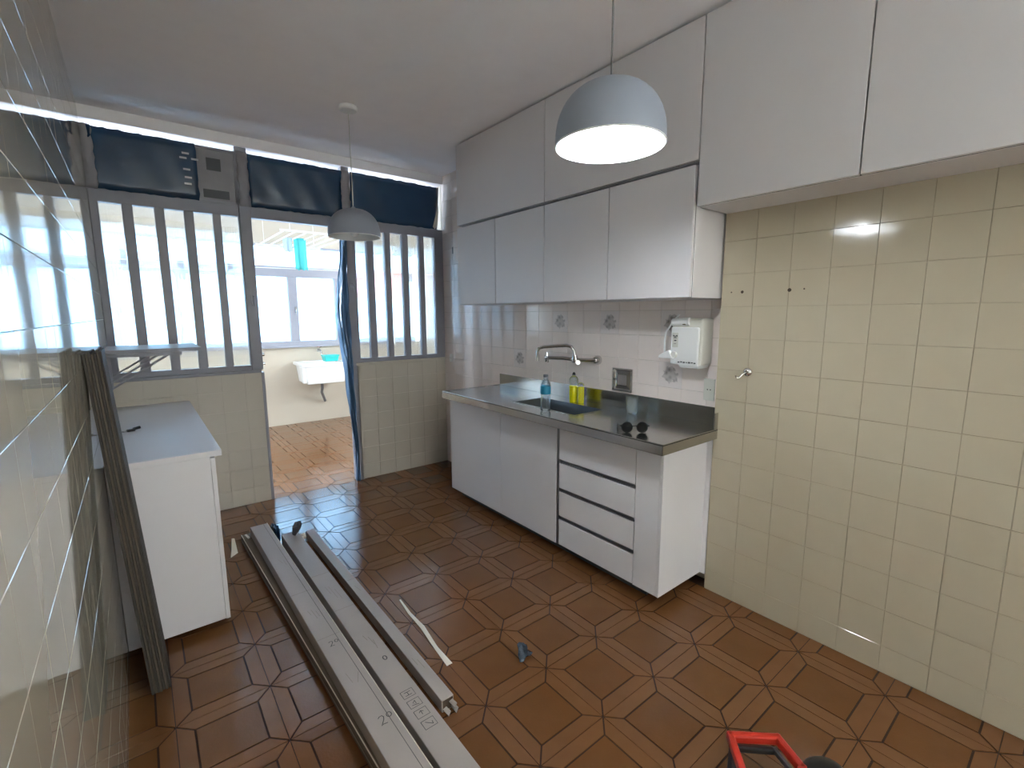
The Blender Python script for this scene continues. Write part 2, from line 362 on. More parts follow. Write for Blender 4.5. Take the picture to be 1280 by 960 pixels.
# sink wall
ny = lines(YE, YP, 1.9 * .957 * 1.037 - .02, .1469); nz = lines(0, ZC, 1.453 - 10 * .1427, .1427)
ZCT, YC0, YC1 = .862, 1.162, 3.072
DEC = [tuple(at(u, v, X=XN).yz) for u, v in [(648, 448), (696, 398), (758, 398), (832, 402), (832, 463)]]
tile_wall(wk_, XN, -1, ny, nz, 'tile_n', 'tile', keep=lambda y, z: (y > 3.0) or (.80 < z < 1.56), decor=DEC, special='decor')
# low partition walls: painted tiles
for par, x0, x1 in ((wpl, XL, XD0 + .05), (wpr, XD1 + .004, XN)):
    xs = lines(x0, x1, x0, .15); zs = lines(0, 1.008, .13, .15); cache = {}
    for a, b in zip(xs, xs[1:]):
        for c, d in zip(zs, zs[1:]):
            key = (round(b - a, 4), round(d - c, 4))
            if key not in cache: cache[key] = wall_tile_mesh(b - a, d - c, 'paint', gap=.0005, c=.0007)
            o = bpy.data.objects.new('tile', cache[key]); COL.objects.link(o); o.parent = par
            o.location = ((a + b) / 2, YP + .006, (c + d) / 2); o.rotation_euler = (0, 0, -math.pi / 2)

# ------------------------------------------------------------------ glazed partition
def rib_pane(x0, x1, z0, z1, y, m, parent, period=.0158, amp=.0028, name='pane'):
    n = max(8, int((x1 - x0) / period * 8)); mb = MB(); vs = []
    for i in range(n + 1):
        x = x0 + (x1 - x0) * i / n; dy = amp * math.cos((x - x0) / period * 2 * math.pi)
        vs += [(x, y - .002 - amp + dy, z0), (x, y - .002 - amp + dy, z1), (x, y + .002, z0), (x, y + .002, z1)]
    fs = []
    for i in range(n):
        a, b = 4 * i, 4 * i + 4
        fs += [(a, b, b + 1, a + 1), (a + 2, a + 3, b + 3, b + 2)]
    fs += [(0, 1, 3, 2), (4 * n, 4 * n + 2, 4 * n + 3, 4 * n + 1)]
    mb.add(vs, fs); return mb.build(name, m, parent)
def glazed(name, label, xs, x0, x1, hardware):
    r = thing(name, label, 'window', ((x0 + x1) / 2, YP, 1.03), kind='structure')
    box(x0, x1, YP - .005, YP + .045, 1.03, 1.066).build('bottom_rail', 'frame', r, bevel=.003)
    box(x0, x1, YP - .005, YP + .045, 2.13, 2.205).build('top_rail', 'frame', r, bevel=.003)
    edges = [x0] + [e for p in xs for e in p] + [x1]
    for a, b in zip(edges[::2], edges[1::2]):
        box(a, b, YP - .008, YP + .04, 1.066, 2.13).build('mullion', 'frame', r, bevel=.003)
    for a, b in xs: rib_pane(a - .004, b + .004, 1.063, 2.133, YP + .022, 'pane', r)
    for x, z in hardware:
        mb = box(x - .012, x + .012, YP - .016, YP - .004, z - .035, z + .035); mb.tube([(x, YP - .016, z), (x, YP - .032, z), (x + .004, YP - .036, z - .05)], .006, 8)
        mb.build('latch', 'frame', r)
    return r
glazed('window_1', 'left ribbed glass windows of five tall panes above the low wall', [(-.108, .003), (.058, .168), (.221, .327), (.382, .492), (.540, .650)], XL, .655, [])
glazed('window_2', 'right ribbed glass windows of five tall panes beside the doorway', [(1.482, 1.58), (1.638, 1.741), (1.79, 1.903), (1.957, 2.068), (2.114, 2.222)], 1.455, XN, [])
d = thing('door_1', 'grey metal frame of the open laundry doorway', 'door frame', ((.70 + 1.43) / 2, YP, 0), kind='structure')
j = box(.655, .73, YP - .012, YP + .06, 1.03, 2.60).build('jamb', 'frame', d, bevel=.003)
for z, s in ((1.10, .012), (1.03, .010)): MB().tube([(.73, YP + .02, z + .04), (.748, YP + .02, z + .04)], s, 10).build('strike_plate', 'chrome', j)
MB().box(.688, .715, YP - .022, YP - .010, 1.50, 1.62).tube([(.70, YP - .02, 1.57), (.70, YP - .04, 1.56), (.702, YP - .042, 1.50)], .006, 8).build('latch', 'frame', j)
box(.715, .735, YP - .004, YP + .1, 0, 1.008).build('wall_end_strip', 'frame', d, bevel=.002)
j = box(1.395, 1.455, YP - .012, YP + .06, 0, 2.60).build('jamb', 'frame', d, bevel=.003)
MB().lathe([(.014, 0), (.014, -.012), (.008, -.02)], (1.432, YP - .012, 1.68), 'Y', 12).tube([(1.432, YP - .03, 1.68), (1.445, YP - .034, 1.66), (1.452, YP - .034, 1.62)], .006, 8).build('latch', 'frame', j)
box(.73, 1.395, YP - .005, YP + .05, 2.13, 2.205).build('header', 'frame', d, bevel=.003)

# transoms: bottom-hung panes tilted into the kitchen at the top, covered with navy film
def transom(name, label, x0, x1, tilt, patches, gap=.022):
    zh = 2.585 - 2.205 - gap
    r = thing(name, label, 'window', ((x0 + x1) / 2, YP + .01, 2.207), kind='structure'); r.rotation_euler = (math.radians(tilt), 0, 0)
    w = (x1 - x0) / 2
    for a, b, c, e in ((-w, w, 0, .018), (-w, w, zh - .016, zh), (-w, -w + .018, .018, zh - .016), (w - .018, w, .018, zh - .016)):
        box(a, b, -.008, .012, c, e).build('sash_rail', 'frame', r, local=True, bevel=.002)
    box(-w + .016, w - .016, .004, .008, .016, zh - .014).build('pane', 'film_g', r, local=True)
    for q, (a, b, m) in enumerate(patches):
        n = 22; mb = MB(); vs = []; rows = 9
        for k in range(n + 1):
            for l in range(rows):
                x = a + (b - a) * k / n; z = .001 + (zh - .001) * l / (rows - 1)
                jx = random.uniform(-.006, .006) if k in (0, n) else 0
                vs.append((x + jx, -.012 + .002 * math.sin(x * 31 + z * 17) + random.uniform(-.0007, .0007), z + (random.uniform(-.004, .004) if l in (0, rows - 1) else 0)))
        fs = [(k * rows + l, (k + 1) * rows + l, (k + 1) * rows + l + 1, k * rows + l + 1) for k in range(n) for l in range(rows - 1)]
        mb.add(vs, fs); mb.build('plastic_film', m, r, local=True, smooth=True, solid=.001)
    return r
t1 = transom('window_3', 'transom covered in navy plastic with white tape and a bare grey end', XL + .04, .665, 3.0, [(-.395, .148, 'film')])
for x, z in ((.09, .29), (.075, .26), (.09, .19), (.095, .14), (.09, .10), (.14, .26)):
    box(x - .02, x + .02, -.0165, -.0150, z - .006, z + .006).build('tape', 'tape', t1, local=True)
box(.205, .29, .0005, .0035, .21, .29).build('dark_patch', 'dgrey', t1, local=True); box(.175, .33, .0005, .0035, .03, .085).build('dark_patch', 'dgrey', t1, local=True)
t2 = transom('window_4', 'transom covered in navy plastic directly above the doorway', .732, 1.392, 3.0, [(-.332, .332, 'film')])
t3 = transom('window_5', 'transom covered in dark navy plastic tilted open beside the tiled corner', 1.458, 2.262, 7.0, [(-.404, .38, 'film')])
mb = MB(); mb.prism([(.372, -.016, .0), (.398, -.018, .03), (.402, -.02, .20), (.384, -.02, .16), (.352, -.018, .02)], (0, .003, 0)); mb.build('stay_arm', 'offw', t3, local=True)
# crumpled film on the posts between the transoms
for i, (x, m, lab) in enumerate(((.695, 'film_g', 'crumpled grey plastic taped on the post left of the doorway transom'), (1.425, 'film_g', 'crumpled grey plastic taped on the post right of the doorway transom'), (XL + .02, 'film_g', 'crumpled grey plastic taped on the post by the polished left wall'))):
    mb = MB(); n = 12; vs = []
    for k in range(n + 1):
        for l in range(5):
            vs.append((x + (l - 2) * .017 + random.uniform(-.007, .007), YP - .018 - abs(2 - l) * -.002 - random.uniform(0, .012), 2.20 + .37 * k / n))
    mb.add(vs, [(k * 5 + l, k * 5 + l + 1, (k + 1) * 5 + l + 1, (k + 1) * 5 + l) for k in range(n) for l in range(4)])
    tag(mb.build('crumpled_plastic', m, smooth=True, solid=.001), lab, 'plastic')
# blue plastic sheet hanging down the right jamb
mb = MB(); vs = []; nz_, nx_ = 60, 16
for k in range(nz_ + 1):
    t = k / nz_; z = 2.10 * (1 - t) + .012
    wid = .035 + .075 * math.sin(min(1, t * 1.35) * math.pi) ** .7 * (1 - .35 * t)
    for l in range(nx_ + 1):
        s = l / nx_
        fold = .022 * math.sin(s * 13 + t * 5 + math.sin(t * 9)) + .012 * math.sin(s * 29 - t * 11) + .008 * math.sin(t * 43 + s * 7)
        vs.append((1.402 - wid * (1 - s) + .012 * math.sin(t * 15) * (1 - s), YP - .045 + fold, z))
mb.add(vs, [(k * (nx_ + 1) + l, k * (nx_ + 1) + l + 1, (k + 1) * (nx_ + 1) + l + 1, (k + 1) * (nx_ + 1) + l) for k in range(nz_) for l in range(nx_)])
tag(mb.build('plastic_sheet', 'tarp', smooth=True, solid=.0008), 'crumpled blue plastic sheet hanging down the right door jamb', 'plastic sheet')

# ------------------------------------------------------------------ laundry beyond
w6 = thing('window_6', 'long frosted window of the laundry wall with grey frames', 'window', (1.1, YF, 1.03), kind='structure')
WX0, WX1, P0, PP = -1.15, 3.35, 1.635, .59
ms = [P0 + PP * k for k in range(-4, 3)]
box(WX0, WX1, YF - .04, YF + .06, 1.03, 1.098).build('bottom_rail', 'frame', w6, bevel=.004)
box(WX0, WX1, YF - .06, YF + .02, 1.015, 1.032).build('sill', 'frame', w6, bevel=.003)
box(WX0, WX1, YF - .01, YF + .06, 1.915, 2.045).build('transom_rail', 'frame', w6, bevel=.004)
box(WX0, WX1, YF - .01, YF + .06, 2.285, 2.31).build('top_rail', 'frame', w6, bevel=.003)
es = [WX0 - .055 + .0] + ms + [WX1 + .055]
for x in ms:
    mu = box(x - .055, x + .055, YF - .02, YF + .05, 1.098, 1.915).build('mullion', 'frame', w6, bevel=.004)
    MB().box(x + .012, x + .03, YF - .034, YF - .02, 1.46, 1.54).tube([(x + .02, YF - .03, 1.5), (x + .02, YF - .05, 1.5), (x + .02, YF - .052, 1.45)], .006, 8).build('latch', 'chrome', mu)
    box(x + .10 - .03, x + .10 + .03, YF - .01, YF + .05, 2.045, 2.285).build('mullion', 'frame', w6, bevel=.004)
for a, b in zip(es, es[1:]): rib_pane(a + .05, b - .05, 1.09, 1.92, YF + .03, 'pane_f', w6, .014, .0016)
eu = [WX0 - .03] + [x + .10 for x in ms] + [WX1 + .03]
for a, b in zip(eu, eu[1:]): rib_pane(a + .026, b - .026, 2.04, 2.29, YF + .03, 'pane_f', w6, .014, .0016)

# laundry tank
tk = thing('laundry_sink', 'white ceramic laundry sink hung on the wall below the frosted window', 'sink', (1.85, 6.4, .55))
x0, x1, y0, y1 = 1.58, 2.14, 6.16, YF
mb = MB(); rim = .03
mb.hexa([(x0 + .06, y0 + .05, .56), (x1 - .04, y0 + .05, .56), (x1 - .04, y1, .56), (x0 + .06, y1, .56)], [(x0 + .03, y0 + .01, .79), (x1 - .02, y0 + .01, .79), (x1 - .02, y1, .79), (x0 + .03, y1, .79)])
mb.build('basin', 'gloss_w', tk, bevel=.012)
mb = box(x0, x1, y0, y0 + rim, .785, .83).box(x0, x0 + .10, y0 + rim, y1, .785, .83).box(x1 - rim, x1, y0 + rim, y1, .785, .83).box(x0 + .10, x1 - rim, y1 - .06, y1, .785, .83)
mb.build('rim', 'gloss_w', tk, bevel=.006)
MB().hexa([(x0 + .01, y0 + .06, .58), (x0 + .05, y0 + .06, .58), (x0 + .05, y0 + .12, .58), (x0 + .01, y0 + .12, .58)], [(x0, y0 + .02, .785), (x0 + .05, y0 + .02, .785), (x0 + .05, y0 + .2, .785), (x0, y0 + .2, .785)]).build('side_bracket', 'gloss_w', tk, bevel=.004)
MB().tube([(1.86, 6.38, .56), (1.86, 6.38, .48), (1.87, 6.45, .42), (1.95, 6.60, .27)], .018, 10).build('drain_hose', 'grey', tk, smooth=True)
tp = thing('wall_tap', 'small chrome tap on the wall above the laundry sink', 'tap', (1.91, YF, .96))
MB().lathe([(.022, 0), (.022, -.006), (.012, -.012)], (1.91, YF, .96), 'Y', 14).build('flange', 'chrome', tp)
MB().tube([(1.91, YF - .01, .96), (1.91, YF - .09, .965), (1.91, YF - .12, .95), (1.91, YF - .13, .915)], [.011, .013, .011, .010], 10).build('spout', 'chrome', tp, smooth=True)
MB().tube([(1.91, YF - .06, .97), (1.91, YF - .06, 1.01)], .006, 8).tube([(1.88, YF - .06, 1.012), (1.94, YF - .06, 1.012)], .006, 8).build('handle', 'chrome', tp)
q = thing('cleaning_box', 'turquoise plastic box on the edge of the laundry sink', 'box', (1.98, 6.36, .83))
MB().hexa([(1.90, 6.30, .831), (2.06, 6.30, .831), (2.06, 6.42, .831), (1.90, 6.42, .831)], [(1.885, 6.29, .90), (2.075, 6.29, .90), (2.075, 6.43, .90), (1.885, 6.43, .90)]).build('body', 'teal_p', q, bevel=.008)
MB().box(1.88, 2.08, 6.285, 6.435, .90, .915).build('lid', 'teal_p', q, bevel=.004)
# ceiling drying rack
rk = thing('drying_rack', 'white bar clothes drying rack hung from the laundry ceiling', 'drying rack', (1.5, 5.55, 2.23))
zr = 2.235
for k in range(7): MB().tube([(1.20 + k * .105, 5.0, zr), (1.20 + k * .105, 6.15, zr)], .008, 8).build('bar', 'white', rk, smooth=True)
for y in (5.0, 6.15): MB().tube([(1.16, y, zr), (1.87, y, zr)], .010, 8).build('end_bar', 'white', rk, smooth=True)
for x in (1.25, 1.8):
    for y in (5.0, 6.15): MB().tube([(x, y, zr), (x, y, ZC)], .0025, 6).build('cord', 'white', rk)
def cloth(name, m, label, x0, x1, y, z0, z1, amp=.012, fr=22):
    mb = MB(); n, mrow = 24, 10; vs = []
    for k in range(n + 1):
        for l in range(mrow + 1):
            x = x0 + (x1 - x0) * k / n; t = l / mrow; vs.append((x + .01 * t * math.sin(k), y + amp * (1 - .6 * t) * math.sin(x * fr * 3 + t), z0 + (z1 - z0) * t + .006 * math.sin(k * .7) * (1 - t)))
    mb.add(vs, [(k * 11 + l, (k + 1) * 11 + l, (k + 1) * 11 + l + 1, k * 11 + l + 1) for k in range(n) for l in range(mrow)])
    return tag(mb.build(name, m, smooth=True, solid=.004), label, 'cloth')
cloth('hanging_cloth', 'teal', 'teal cloth hanging from the ceiling drying rack', 1.405, 1.535, 5.5, 1.915, 2.245)
cloth('hanging_cloth', 'pale', 'small pale blue cloth hanging next to the teal cloth', 1.30, 1.395, 5.52, 2.10, 2.245)
tag(MB().tube([(-1.2, 5.62, 1.95), (1.1, 5.62, 1.93), (3.4, 5.62, 1.95)], .003, 6).build('added_line', 'white'), 'thin white line added across the laundry area to carry the salmon stand-in cloth', 'line')  # line added only to hold up the salmon stand-in
cloth('hanging_cloth', 'pink', 'salmon cloth standing in for a pink building behind the right ribbed panes', 2.10, 2.72, 5.62, 1.63, 1.94, .008, 14)  # added cloth, stands in for a pink building outside the far window

# ------------------------------------------------------------------ wall cabinets
def cab(name, label, x0, x1, y0, y1, z0, z1, doors, group=None, gap=.0025, handle=None):
    """carcass against the right-hand wall, doors on the -X side: doors = list of (ya, yb, za, zb)"""
    r = thing(name, label, 'cabinet', ((x0 + x1) / 2, (y0 + y1) / 2, z0), group=group)
    box(x0 + .021, x1, y0, y1, z0, z1).build('body', 'cab', r, bevel=.0015)
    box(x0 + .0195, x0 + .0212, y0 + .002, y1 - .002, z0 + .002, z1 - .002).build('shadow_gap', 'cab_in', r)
    for ya, yb, za, zb in doors: box(x0, x0 + .019, ya + gap, yb - gap, za + gap, zb - gap).build('door', 'cab', r, bevel=.0015)
    return r
YU1, YU2, YU0, ZU, ZS, ZG = 3.15, 2.174, 1.185, 1.5055, 2.0817, 1.8958
e = .0025
cab('wall_cabinet', 'upper white cabinet with one wide door at the ceiling beside the partition', XU, XN - .0005, YU2 + e, YU1, ZS + .008, ZC - .006, [(YU2, YU1, ZS + .008, ZC - .012)])
cab('wall_cabinet', 'upper white cabinet with one wide door at the ceiling above the water purifier', XU, XN - .0005, YU0 + e, YU2 - e, ZS + .008, ZC - .006, [(YU0, YU2, ZS + .008, ZC - .012)])
ym1, ym2 = 2.668, 1.678
cab('wall_cabinet', 'white cabinet with two narrow doors hung beside the tiled corner', XU, XN - .0005, YU2 + e, YU1, ZU, ZS - .006, [(YU2, ym1, ZU, ZS - .006), (ym1, YU1, ZU, ZS - .006)])
cab('wall_cabinet', 'white cabinet with two doors hung above the water purifier', XU, XN - .0005, YU0 + .012, YU2 - e, ZU, ZS - .006, [(YU0 + .012, ym2, ZU, ZS - .006), (ym2, YU2, ZU, ZS - .006)])
cab('wall_cabinet', 'big white cabinet with tall doors hung high on the cream tiled wall', XU, XR - .0005, -.62, YU0 - e, ZG, ZC - .006, [(.589, YU0, ZG, ZC - .012), (-.01, .589, ZG, ZC - .012), (-.62, -.01, ZG, ZC - .012)])

# ------------------------------------------------------------------ base cabinet
YB0, YB1, ZB = 1.2144, 3.117, .0752
bc = thing('base_cabinet', 'white base cabinet with two doors and four drawers under the steel counter', 'cabinet', ((XF + XN) / 2, (YB0 + YB1) / 2, ZB))
BX = XF + .02
MB().box(BX + .012, XN - .0005, YB0 + .016, YB1, ZB + .002, ZB + .02).box(BX + .012, XN - .0005, YB1 - .016, YB1, ZB + .02, .80).box(XN - .012, XN - .0005, YB0 + .016, YB1 - .016, ZB + .02, .80).box(BX + .012, XN - .012, 1.909, 1.925, ZB + .02, .70).build('body', 'cab', bc)
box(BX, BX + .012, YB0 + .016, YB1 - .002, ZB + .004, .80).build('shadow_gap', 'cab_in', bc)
box(XF, XN - .0008, YB0, YB0 + .016, ZB, .80).build('side_panel', 'cab', bc, bevel=.0012)
box(XF, XF + .018, YB0 + .0165, 1.366, ZB, .80).build('filler_panel', 'cab', bc, bevel=.0012)
box(XR + .001, XN - .001, YE + .002, YB0 - .0005, ZB, .80).build('scribe_strip', 'cab', bc)
for a, b in ((1.928, 2.469), (2.469, YB1)): box(XF, XF + .018, a + .0015, b - .0015, ZB, .80).build('door', 'cab', bc, bevel=.0015)
box(XF + .002, XF + .018, 1.908, 1.926, ZB, .80).build('edge_profile', 'alu', bc, bevel=.001)
dz = [(.602, .80), (.430, .580), (.259, .407), (ZB + .003, .236)]
for k, (a, b) in enumerate(dz):
    dr = box(XF, XF + .018, 1.370, 1.904, a, b - .002).build('drawer', 'cab', bc, bevel=.0012)
    if k: MB().box(XF + .003, XF + .018, 1.370, 1.904, b, b + .006).box(XF + .014, XF + .018, 1.370, 1.904, b + .006, b + .0195).build('handle_profile', 'alu', dr)
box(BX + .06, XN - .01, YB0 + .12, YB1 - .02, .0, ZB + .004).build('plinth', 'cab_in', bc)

# ------------------------------------------------------------------ steel counter with sink
ct = thing('steel_counter', 'stainless steel counter with an inset sink bowl and raised back edge', 'counter', (XC, YC0, .80))
A, B_ = at(646, 504, Z=ZCT), at(724, 519, Z=ZCT)
sx0, sx1, sy0, sy1 = 1.915, 2.165, 1.845, 2.39
mb = MB()
for a in ((XC, sx0, YC0, YC1), (sx1, XN - .001, YC0, YC1), (sx0, sx1, YC0, sy0), (sx0, sx1, sy1, YC1)):
    mb.box(a[0], a[1], a[2], a[3], ZCT - .004, ZCT)
# keep clear of the step of the right wall
mb2 = MB()
for a in ((XC, sx0, YC0, YC1), (sx1, XR - .001, YC0, YE), (sx1, XN - .001, YE, YC1), (sx0, sx1, YC0, sy0), (sx0, sx1, sy1, YC1)):
    mb2.box(a[0], a[1], a[2], a[3], ZCT - .004, ZCT)
mb2.build('top', 'steel', ct)
box(XC, XC + .004, YC0, YC1, ZCT - .048, ZCT + .004).build('front_lip', 'steel', ct, bevel=.0015)
box(XC, XR - .001, YC0, YC0 + .004, ZCT - .048, ZCT + .004).build('side_lip', 'steel', ct, bevel=.0015)
box(XC, XN - .001, YC1 - .004, YC1, ZCT - .048, ZCT + .004).build('side_lip', 'steel', ct, bevel=.0015)
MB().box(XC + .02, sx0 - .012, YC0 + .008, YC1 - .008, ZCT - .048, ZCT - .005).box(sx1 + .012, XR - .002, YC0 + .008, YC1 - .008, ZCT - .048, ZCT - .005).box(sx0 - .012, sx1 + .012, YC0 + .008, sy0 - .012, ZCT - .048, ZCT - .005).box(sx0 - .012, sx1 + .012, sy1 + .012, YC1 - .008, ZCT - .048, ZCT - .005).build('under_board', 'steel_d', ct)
box(XN - .006, XN - .001, YE + .001, YC1, ZCT, ZCT + .092).build('back_upstand', 'steel', ct, bevel=.0015)
box(XR - .03, XR - .001, YE - .022, YE - .018, ZCT, ZCT + .085).build('end_flange', 'steel', ct, bevel=.001)
mb = MB(); zb, i = ZCT - .15, .03
top = [(sx0, sy0, ZCT), (sx1, sy0, ZCT), (sx1, sy1, ZCT), (sx0, sy1, ZCT)]; bot = [(sx0 + i, sy0 + i, zb), (sx1 - i, sy0 + i, zb), (sx1 - i, sy1 - i, zb), (sx0 + i, sy1 - i, zb)]
mb.add(top + bot, [(0, 1, 5, 4), (1, 2, 6, 5), (2, 3, 7, 6), (3, 0, 4, 7), (4, 5, 6, 7)])
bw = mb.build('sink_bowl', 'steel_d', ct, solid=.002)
MB().lathe([(.0, zb + .003), (.03, zb + .004), (.038, zb + .002)], ((sx0 + sx1) / 2, (sy0 + sy1) / 2, 0), 'Z', 20).build('drain', 'chrome', bw)
mb = MB()
for a in ((sx0 - .012, sx0, sy0 - .012, sy1 + .012), (sx1, sx1 + .012, sy0 - .012, sy1 + .012), (sx0, sx1, sy0 - .012, sy0), (sx0, sx1, sy1, sy1 + .012)): mb.box(a[0], a[1], a[2], a[3], ZCT, ZCT + .0018)
mb.build('sink_rim', 'steel', ct)

# ------------------------------------------------------------------ faucet and wall fittings
fb = at(748, 450, X=XN); fz = fb.z; fy = fb.y
fa = thing('wall_faucet', 'chrome wall-mounted kitchen faucet with a swivel spout and cross handle', 'faucet', (XN, fy, fz))
MB().lathe([(.030, XN), (.030, XN - .012), (.022, XN - .028)], (0, fy, fz), 'X', 20).build('wall_flange', 'chrome', fa, smooth=True)
jx, jy = XN - .075, fy + .13
MB().tube([(XN - .02, fy, fz), (XN - .04, fy + .02, fz - .001), (jx, jy, fz - .003), (jx - .03, jy + .08, fz + .004), (jx - .06, jy + .20, fz)], [.014, .013, .012, .013, .012], 12).build('body_pipe', 'chrome', fa, smooth=True)
MB().lathe([(.020, 0), (.024, .01), (.020, .03), (.016, .045)], (jx - .004, jy, fz - .02), 'Z', 16).build('valve_body', 'chrome', fa, smooth=True)
MB().tube([(jx - .004, jy - .012, fz - .028), (jx - .05, jy - .07, fz - .012)], [.010, .016], 12).build('valve_stem', 'chrome', fa, smooth=True)
MB().tube([(jx, jy + .01, fz + .02), (jx - .004, jy + .012, fz + .055), (jx - .012, jy + .03, fz + .082), (jx - .03, jy + .06, fz + .088), (jx - .10, jy + .20, fz + .075), (jx - .115, jy + .23, fz + .065), (jx - .12, jy + .24, fz + .04), (jx - .12, jy + .24, fz - .02)], [.011] * 7 + [.012], 12).build('spout', 'chrome', fa, smooth=True)
hd = MB()
c = Vector((jx - .06, jy + .21, fz))
for k in range(5):
    a = k * 2 * math.pi / 5 + .3; hd.tube([c, c + Vector((.012 * math.cos(a), .034 * math.cos(a), .034 * math.sin(a)))], [.008, .0055], 8)
hd.lathe([(.013, -.012), (.013, .012)], tuple(c), 'Y', 14); hd.build('cross_handle', 'chrome', fa, smooth=True)

# square steel cover plate
P = [at(760 + x * .19791, 370 + y * .19791, X=XN) for x, y in ((35, 450), (155, 612))]
cy0, cy1, cz0, cz1 = P[1].y, P[0].y, P[1].z, P[0].z
pt = thing('cover_plate', 'square chrome-framed steel cover plate on the tiles over the counter', 'cover plate', (XN, (cy0 + cy1) / 2, cz0))
mb = MB(); w = .012
for a in ((cy0, cy1, cz0, cz0 + w), (cy0, cy1, cz1 - w, cz1), (cy0, cy0 + w, cz0 + w, cz1 - w), (cy1 - w, cy1, cz0 + w, cz1 - w)): mb.box(XN - .012, XN - .0005, *a)
mb.build('frame', 'chrome', pt, bevel=.003)
x = XN; a0, a1, b0, b1 = cy0 + w, cy1 - w, cz0 + w, cz1 - w; n = .028
MB().hexa([(x - .001, a0, b0), (x - .001, a1, b0), (x - .001, a1, b1), (x - .001, a0, b1)], [(x - .010, a0 + n, b0 + n), (x - .010, a1 - n, b0 + n), (x - .010, a1 - n, b1 - n), (x - .010, a0 + n, b1 - n)]).build('panel', 'steel', pt, bevel=.001)
MB().tube([(x - .008, cy1 - .02, (cz0 + cz1) / 2), (x - .022, cy1 - .02, (cz0 + cz1) / 2)], .004, 8).build('knob', 'black', pt)

# water purifier
P = [at(760 + x * .19791, 370 + y * .19791, X=XN - .11) for x, y in ((405, 140), (600, 135), (590, 435), (390, 440))]
py1, py0, pz1, pz0 = P[0].y, P[1].y, P[0].z, P[3].z
wp = thing('water_purifier', 'white wall-mounted water purifier with side spout and thin hose', 'water purifier', (XN, (py0 + py1) / 2, pz0))
box(XN - .105, XN - .001, py0, py1, pz0 + .012, pz1).build('body', 'offw', wp, bevel=.010)
fp = box(XN - .118, XN - .104, py0 + .012, py1 - .003, pz0 + .012, pz1 - .045).build('front_panel', 'white', wp, bevel=.008)
MB().tube([(XN - .105, py1 - .005, pz1 - .022), (XN - .105, py1 - .10, pz1 - .016)], .020, 16).build('filter_cap', 'white', wp, smooth=True)
box(XN - .122, XN - .104, py0 + .085, py0 + .105, pz1 - .034, pz1 - .022).build('knob', 'chrome', wp, bevel=.003)
MB().prism([(XN - .085, py1 - .002, pz0 + .085), (XN - .085, py1 + .055, pz0 + .055), (XN - .085, py1 + .06, pz0 + .040), (XN - .085, py1 - .03, pz0 + .040)], (-.05, 0, 0)).build('spout', 'white', wp, bevel=.004)
MB().tube([(XN - .11, py1 - .03, pz0 + .06), (XN - .132, py1 - .03, pz0 + .062)], .016, 14).build('spout_pivot', 'offw', wp, smooth=True)
MB().tube([(XN - .06, py1 - .01, pz1 + .02), (XN - .07, py1 + .02, pz1 - .02), (XN - .08, py1 + .05, pz1 - .07), (XN - .08, py1 + .058, pz1 - .12), (XN - .08, py1 + .056, pz0 + .055)], .005, 8).build('hose', 'white', wp, smooth=True)
MB().hexa([(XN - .11, py0 + .01, pz0 - .004), (XN - .02, py0 + .01, pz0 - .004), (XN - .02, py1 - .06, pz0 - .004), (XN - .11, py1 - .06, pz0 - .004)], [(XN - .12, py0 + .005, pz0 + .014), (XN - .01, py0 + .005, pz0 + .014), (XN - .01, py1 - .05, pz0 + .014), (XN - .12, py1 - .05, pz0 + .014)]).build('drip_tray', 'white', wp, bevel=.004)
mb = MB()
for k in range(7): mb.box(XN - .1192, XN - .1178, py0 + .022 + k * .015, py0 + .033 + k * .015, pz0 + .021 + .002 * (k % 2), pz0 + .027 + .001 * (k % 3))
mb.build('grille', 'dgrey', fp)
bd = box(XN - .1190, XN - .1178, py1 - .047, py1 - .012, pz0 + .10, pz0 + .175).build('badge', 'offw', fp)
mb = MB()
for (a, b, z, h) in ((-.042, -.034, .155, .008), (-.032, -.026, .152, .008), (-.024, -.017, .155, .008), (-.038, -.021, .147, .004), (-.037, -.024, .132, .006), (-.036, -.022, .118, .002)): mb.box(XN - .1196, XN - .1188, py1 + a, py1 + b, pz0 + z, pz0 + z + h)
mb.build('badge_print', 'dgrey', fp)

def outlet(label, X, y, z, w=.045, h=.11, m='offw', holes=True):
    o = thing('wall_outlet', label, 'outlet', (X, y, z))
    box(X - .008, X - .0005, y - w / 2, y + w / 2, z - h / 2, z + h / 2).build('plate', m, o, bevel=.003)
    mb = MB()
    for k in (-1, 1): mb.lathe([(.0035, X - .0082), (.0035, X - .0075)], (0, y + k * .008, z), 'X', 10)
    mb.build('socket_hole', 'black', o)
o1 = at(888, 487, X=XN); outlet('ivory wall outlet on the tiles at the right end of the counter', XN, o1.y + .004, o1.z, .06, .115)
o2 = at(563, 447, X=XN); outlet('small white wall outlet on the tiles next to the low partition wall', XN, o2.y - .02, o2.z, .05, .075, 'white')
hk0 = at(935, 465, X=XR); hy, hz = hk0.y, hk0.z
hk = thing('wall_hook', 'small round chrome hook on the cream tiled wall', 'hook', (XR, hy, hz))
MB().lathe([(.019, XR - .0005), (.019, XR - .008), (.012, XR - .016), (.006, XR - .018)], (0, hy, hz), 'X', 20).build('rosette', 'chrome', hk, smooth=True)
MB().tube([(XR - .015, hy + .002, hz), (XR - .030, hy + .012, hz - .012), (XR - .036, hy + .022, hz - .026), (XR - .044, hy + .03, hz - .028), (XR - .048, hy + .034, hz - .016)], .0035, 8).build('prong', 'chrome', hk, smooth=True)
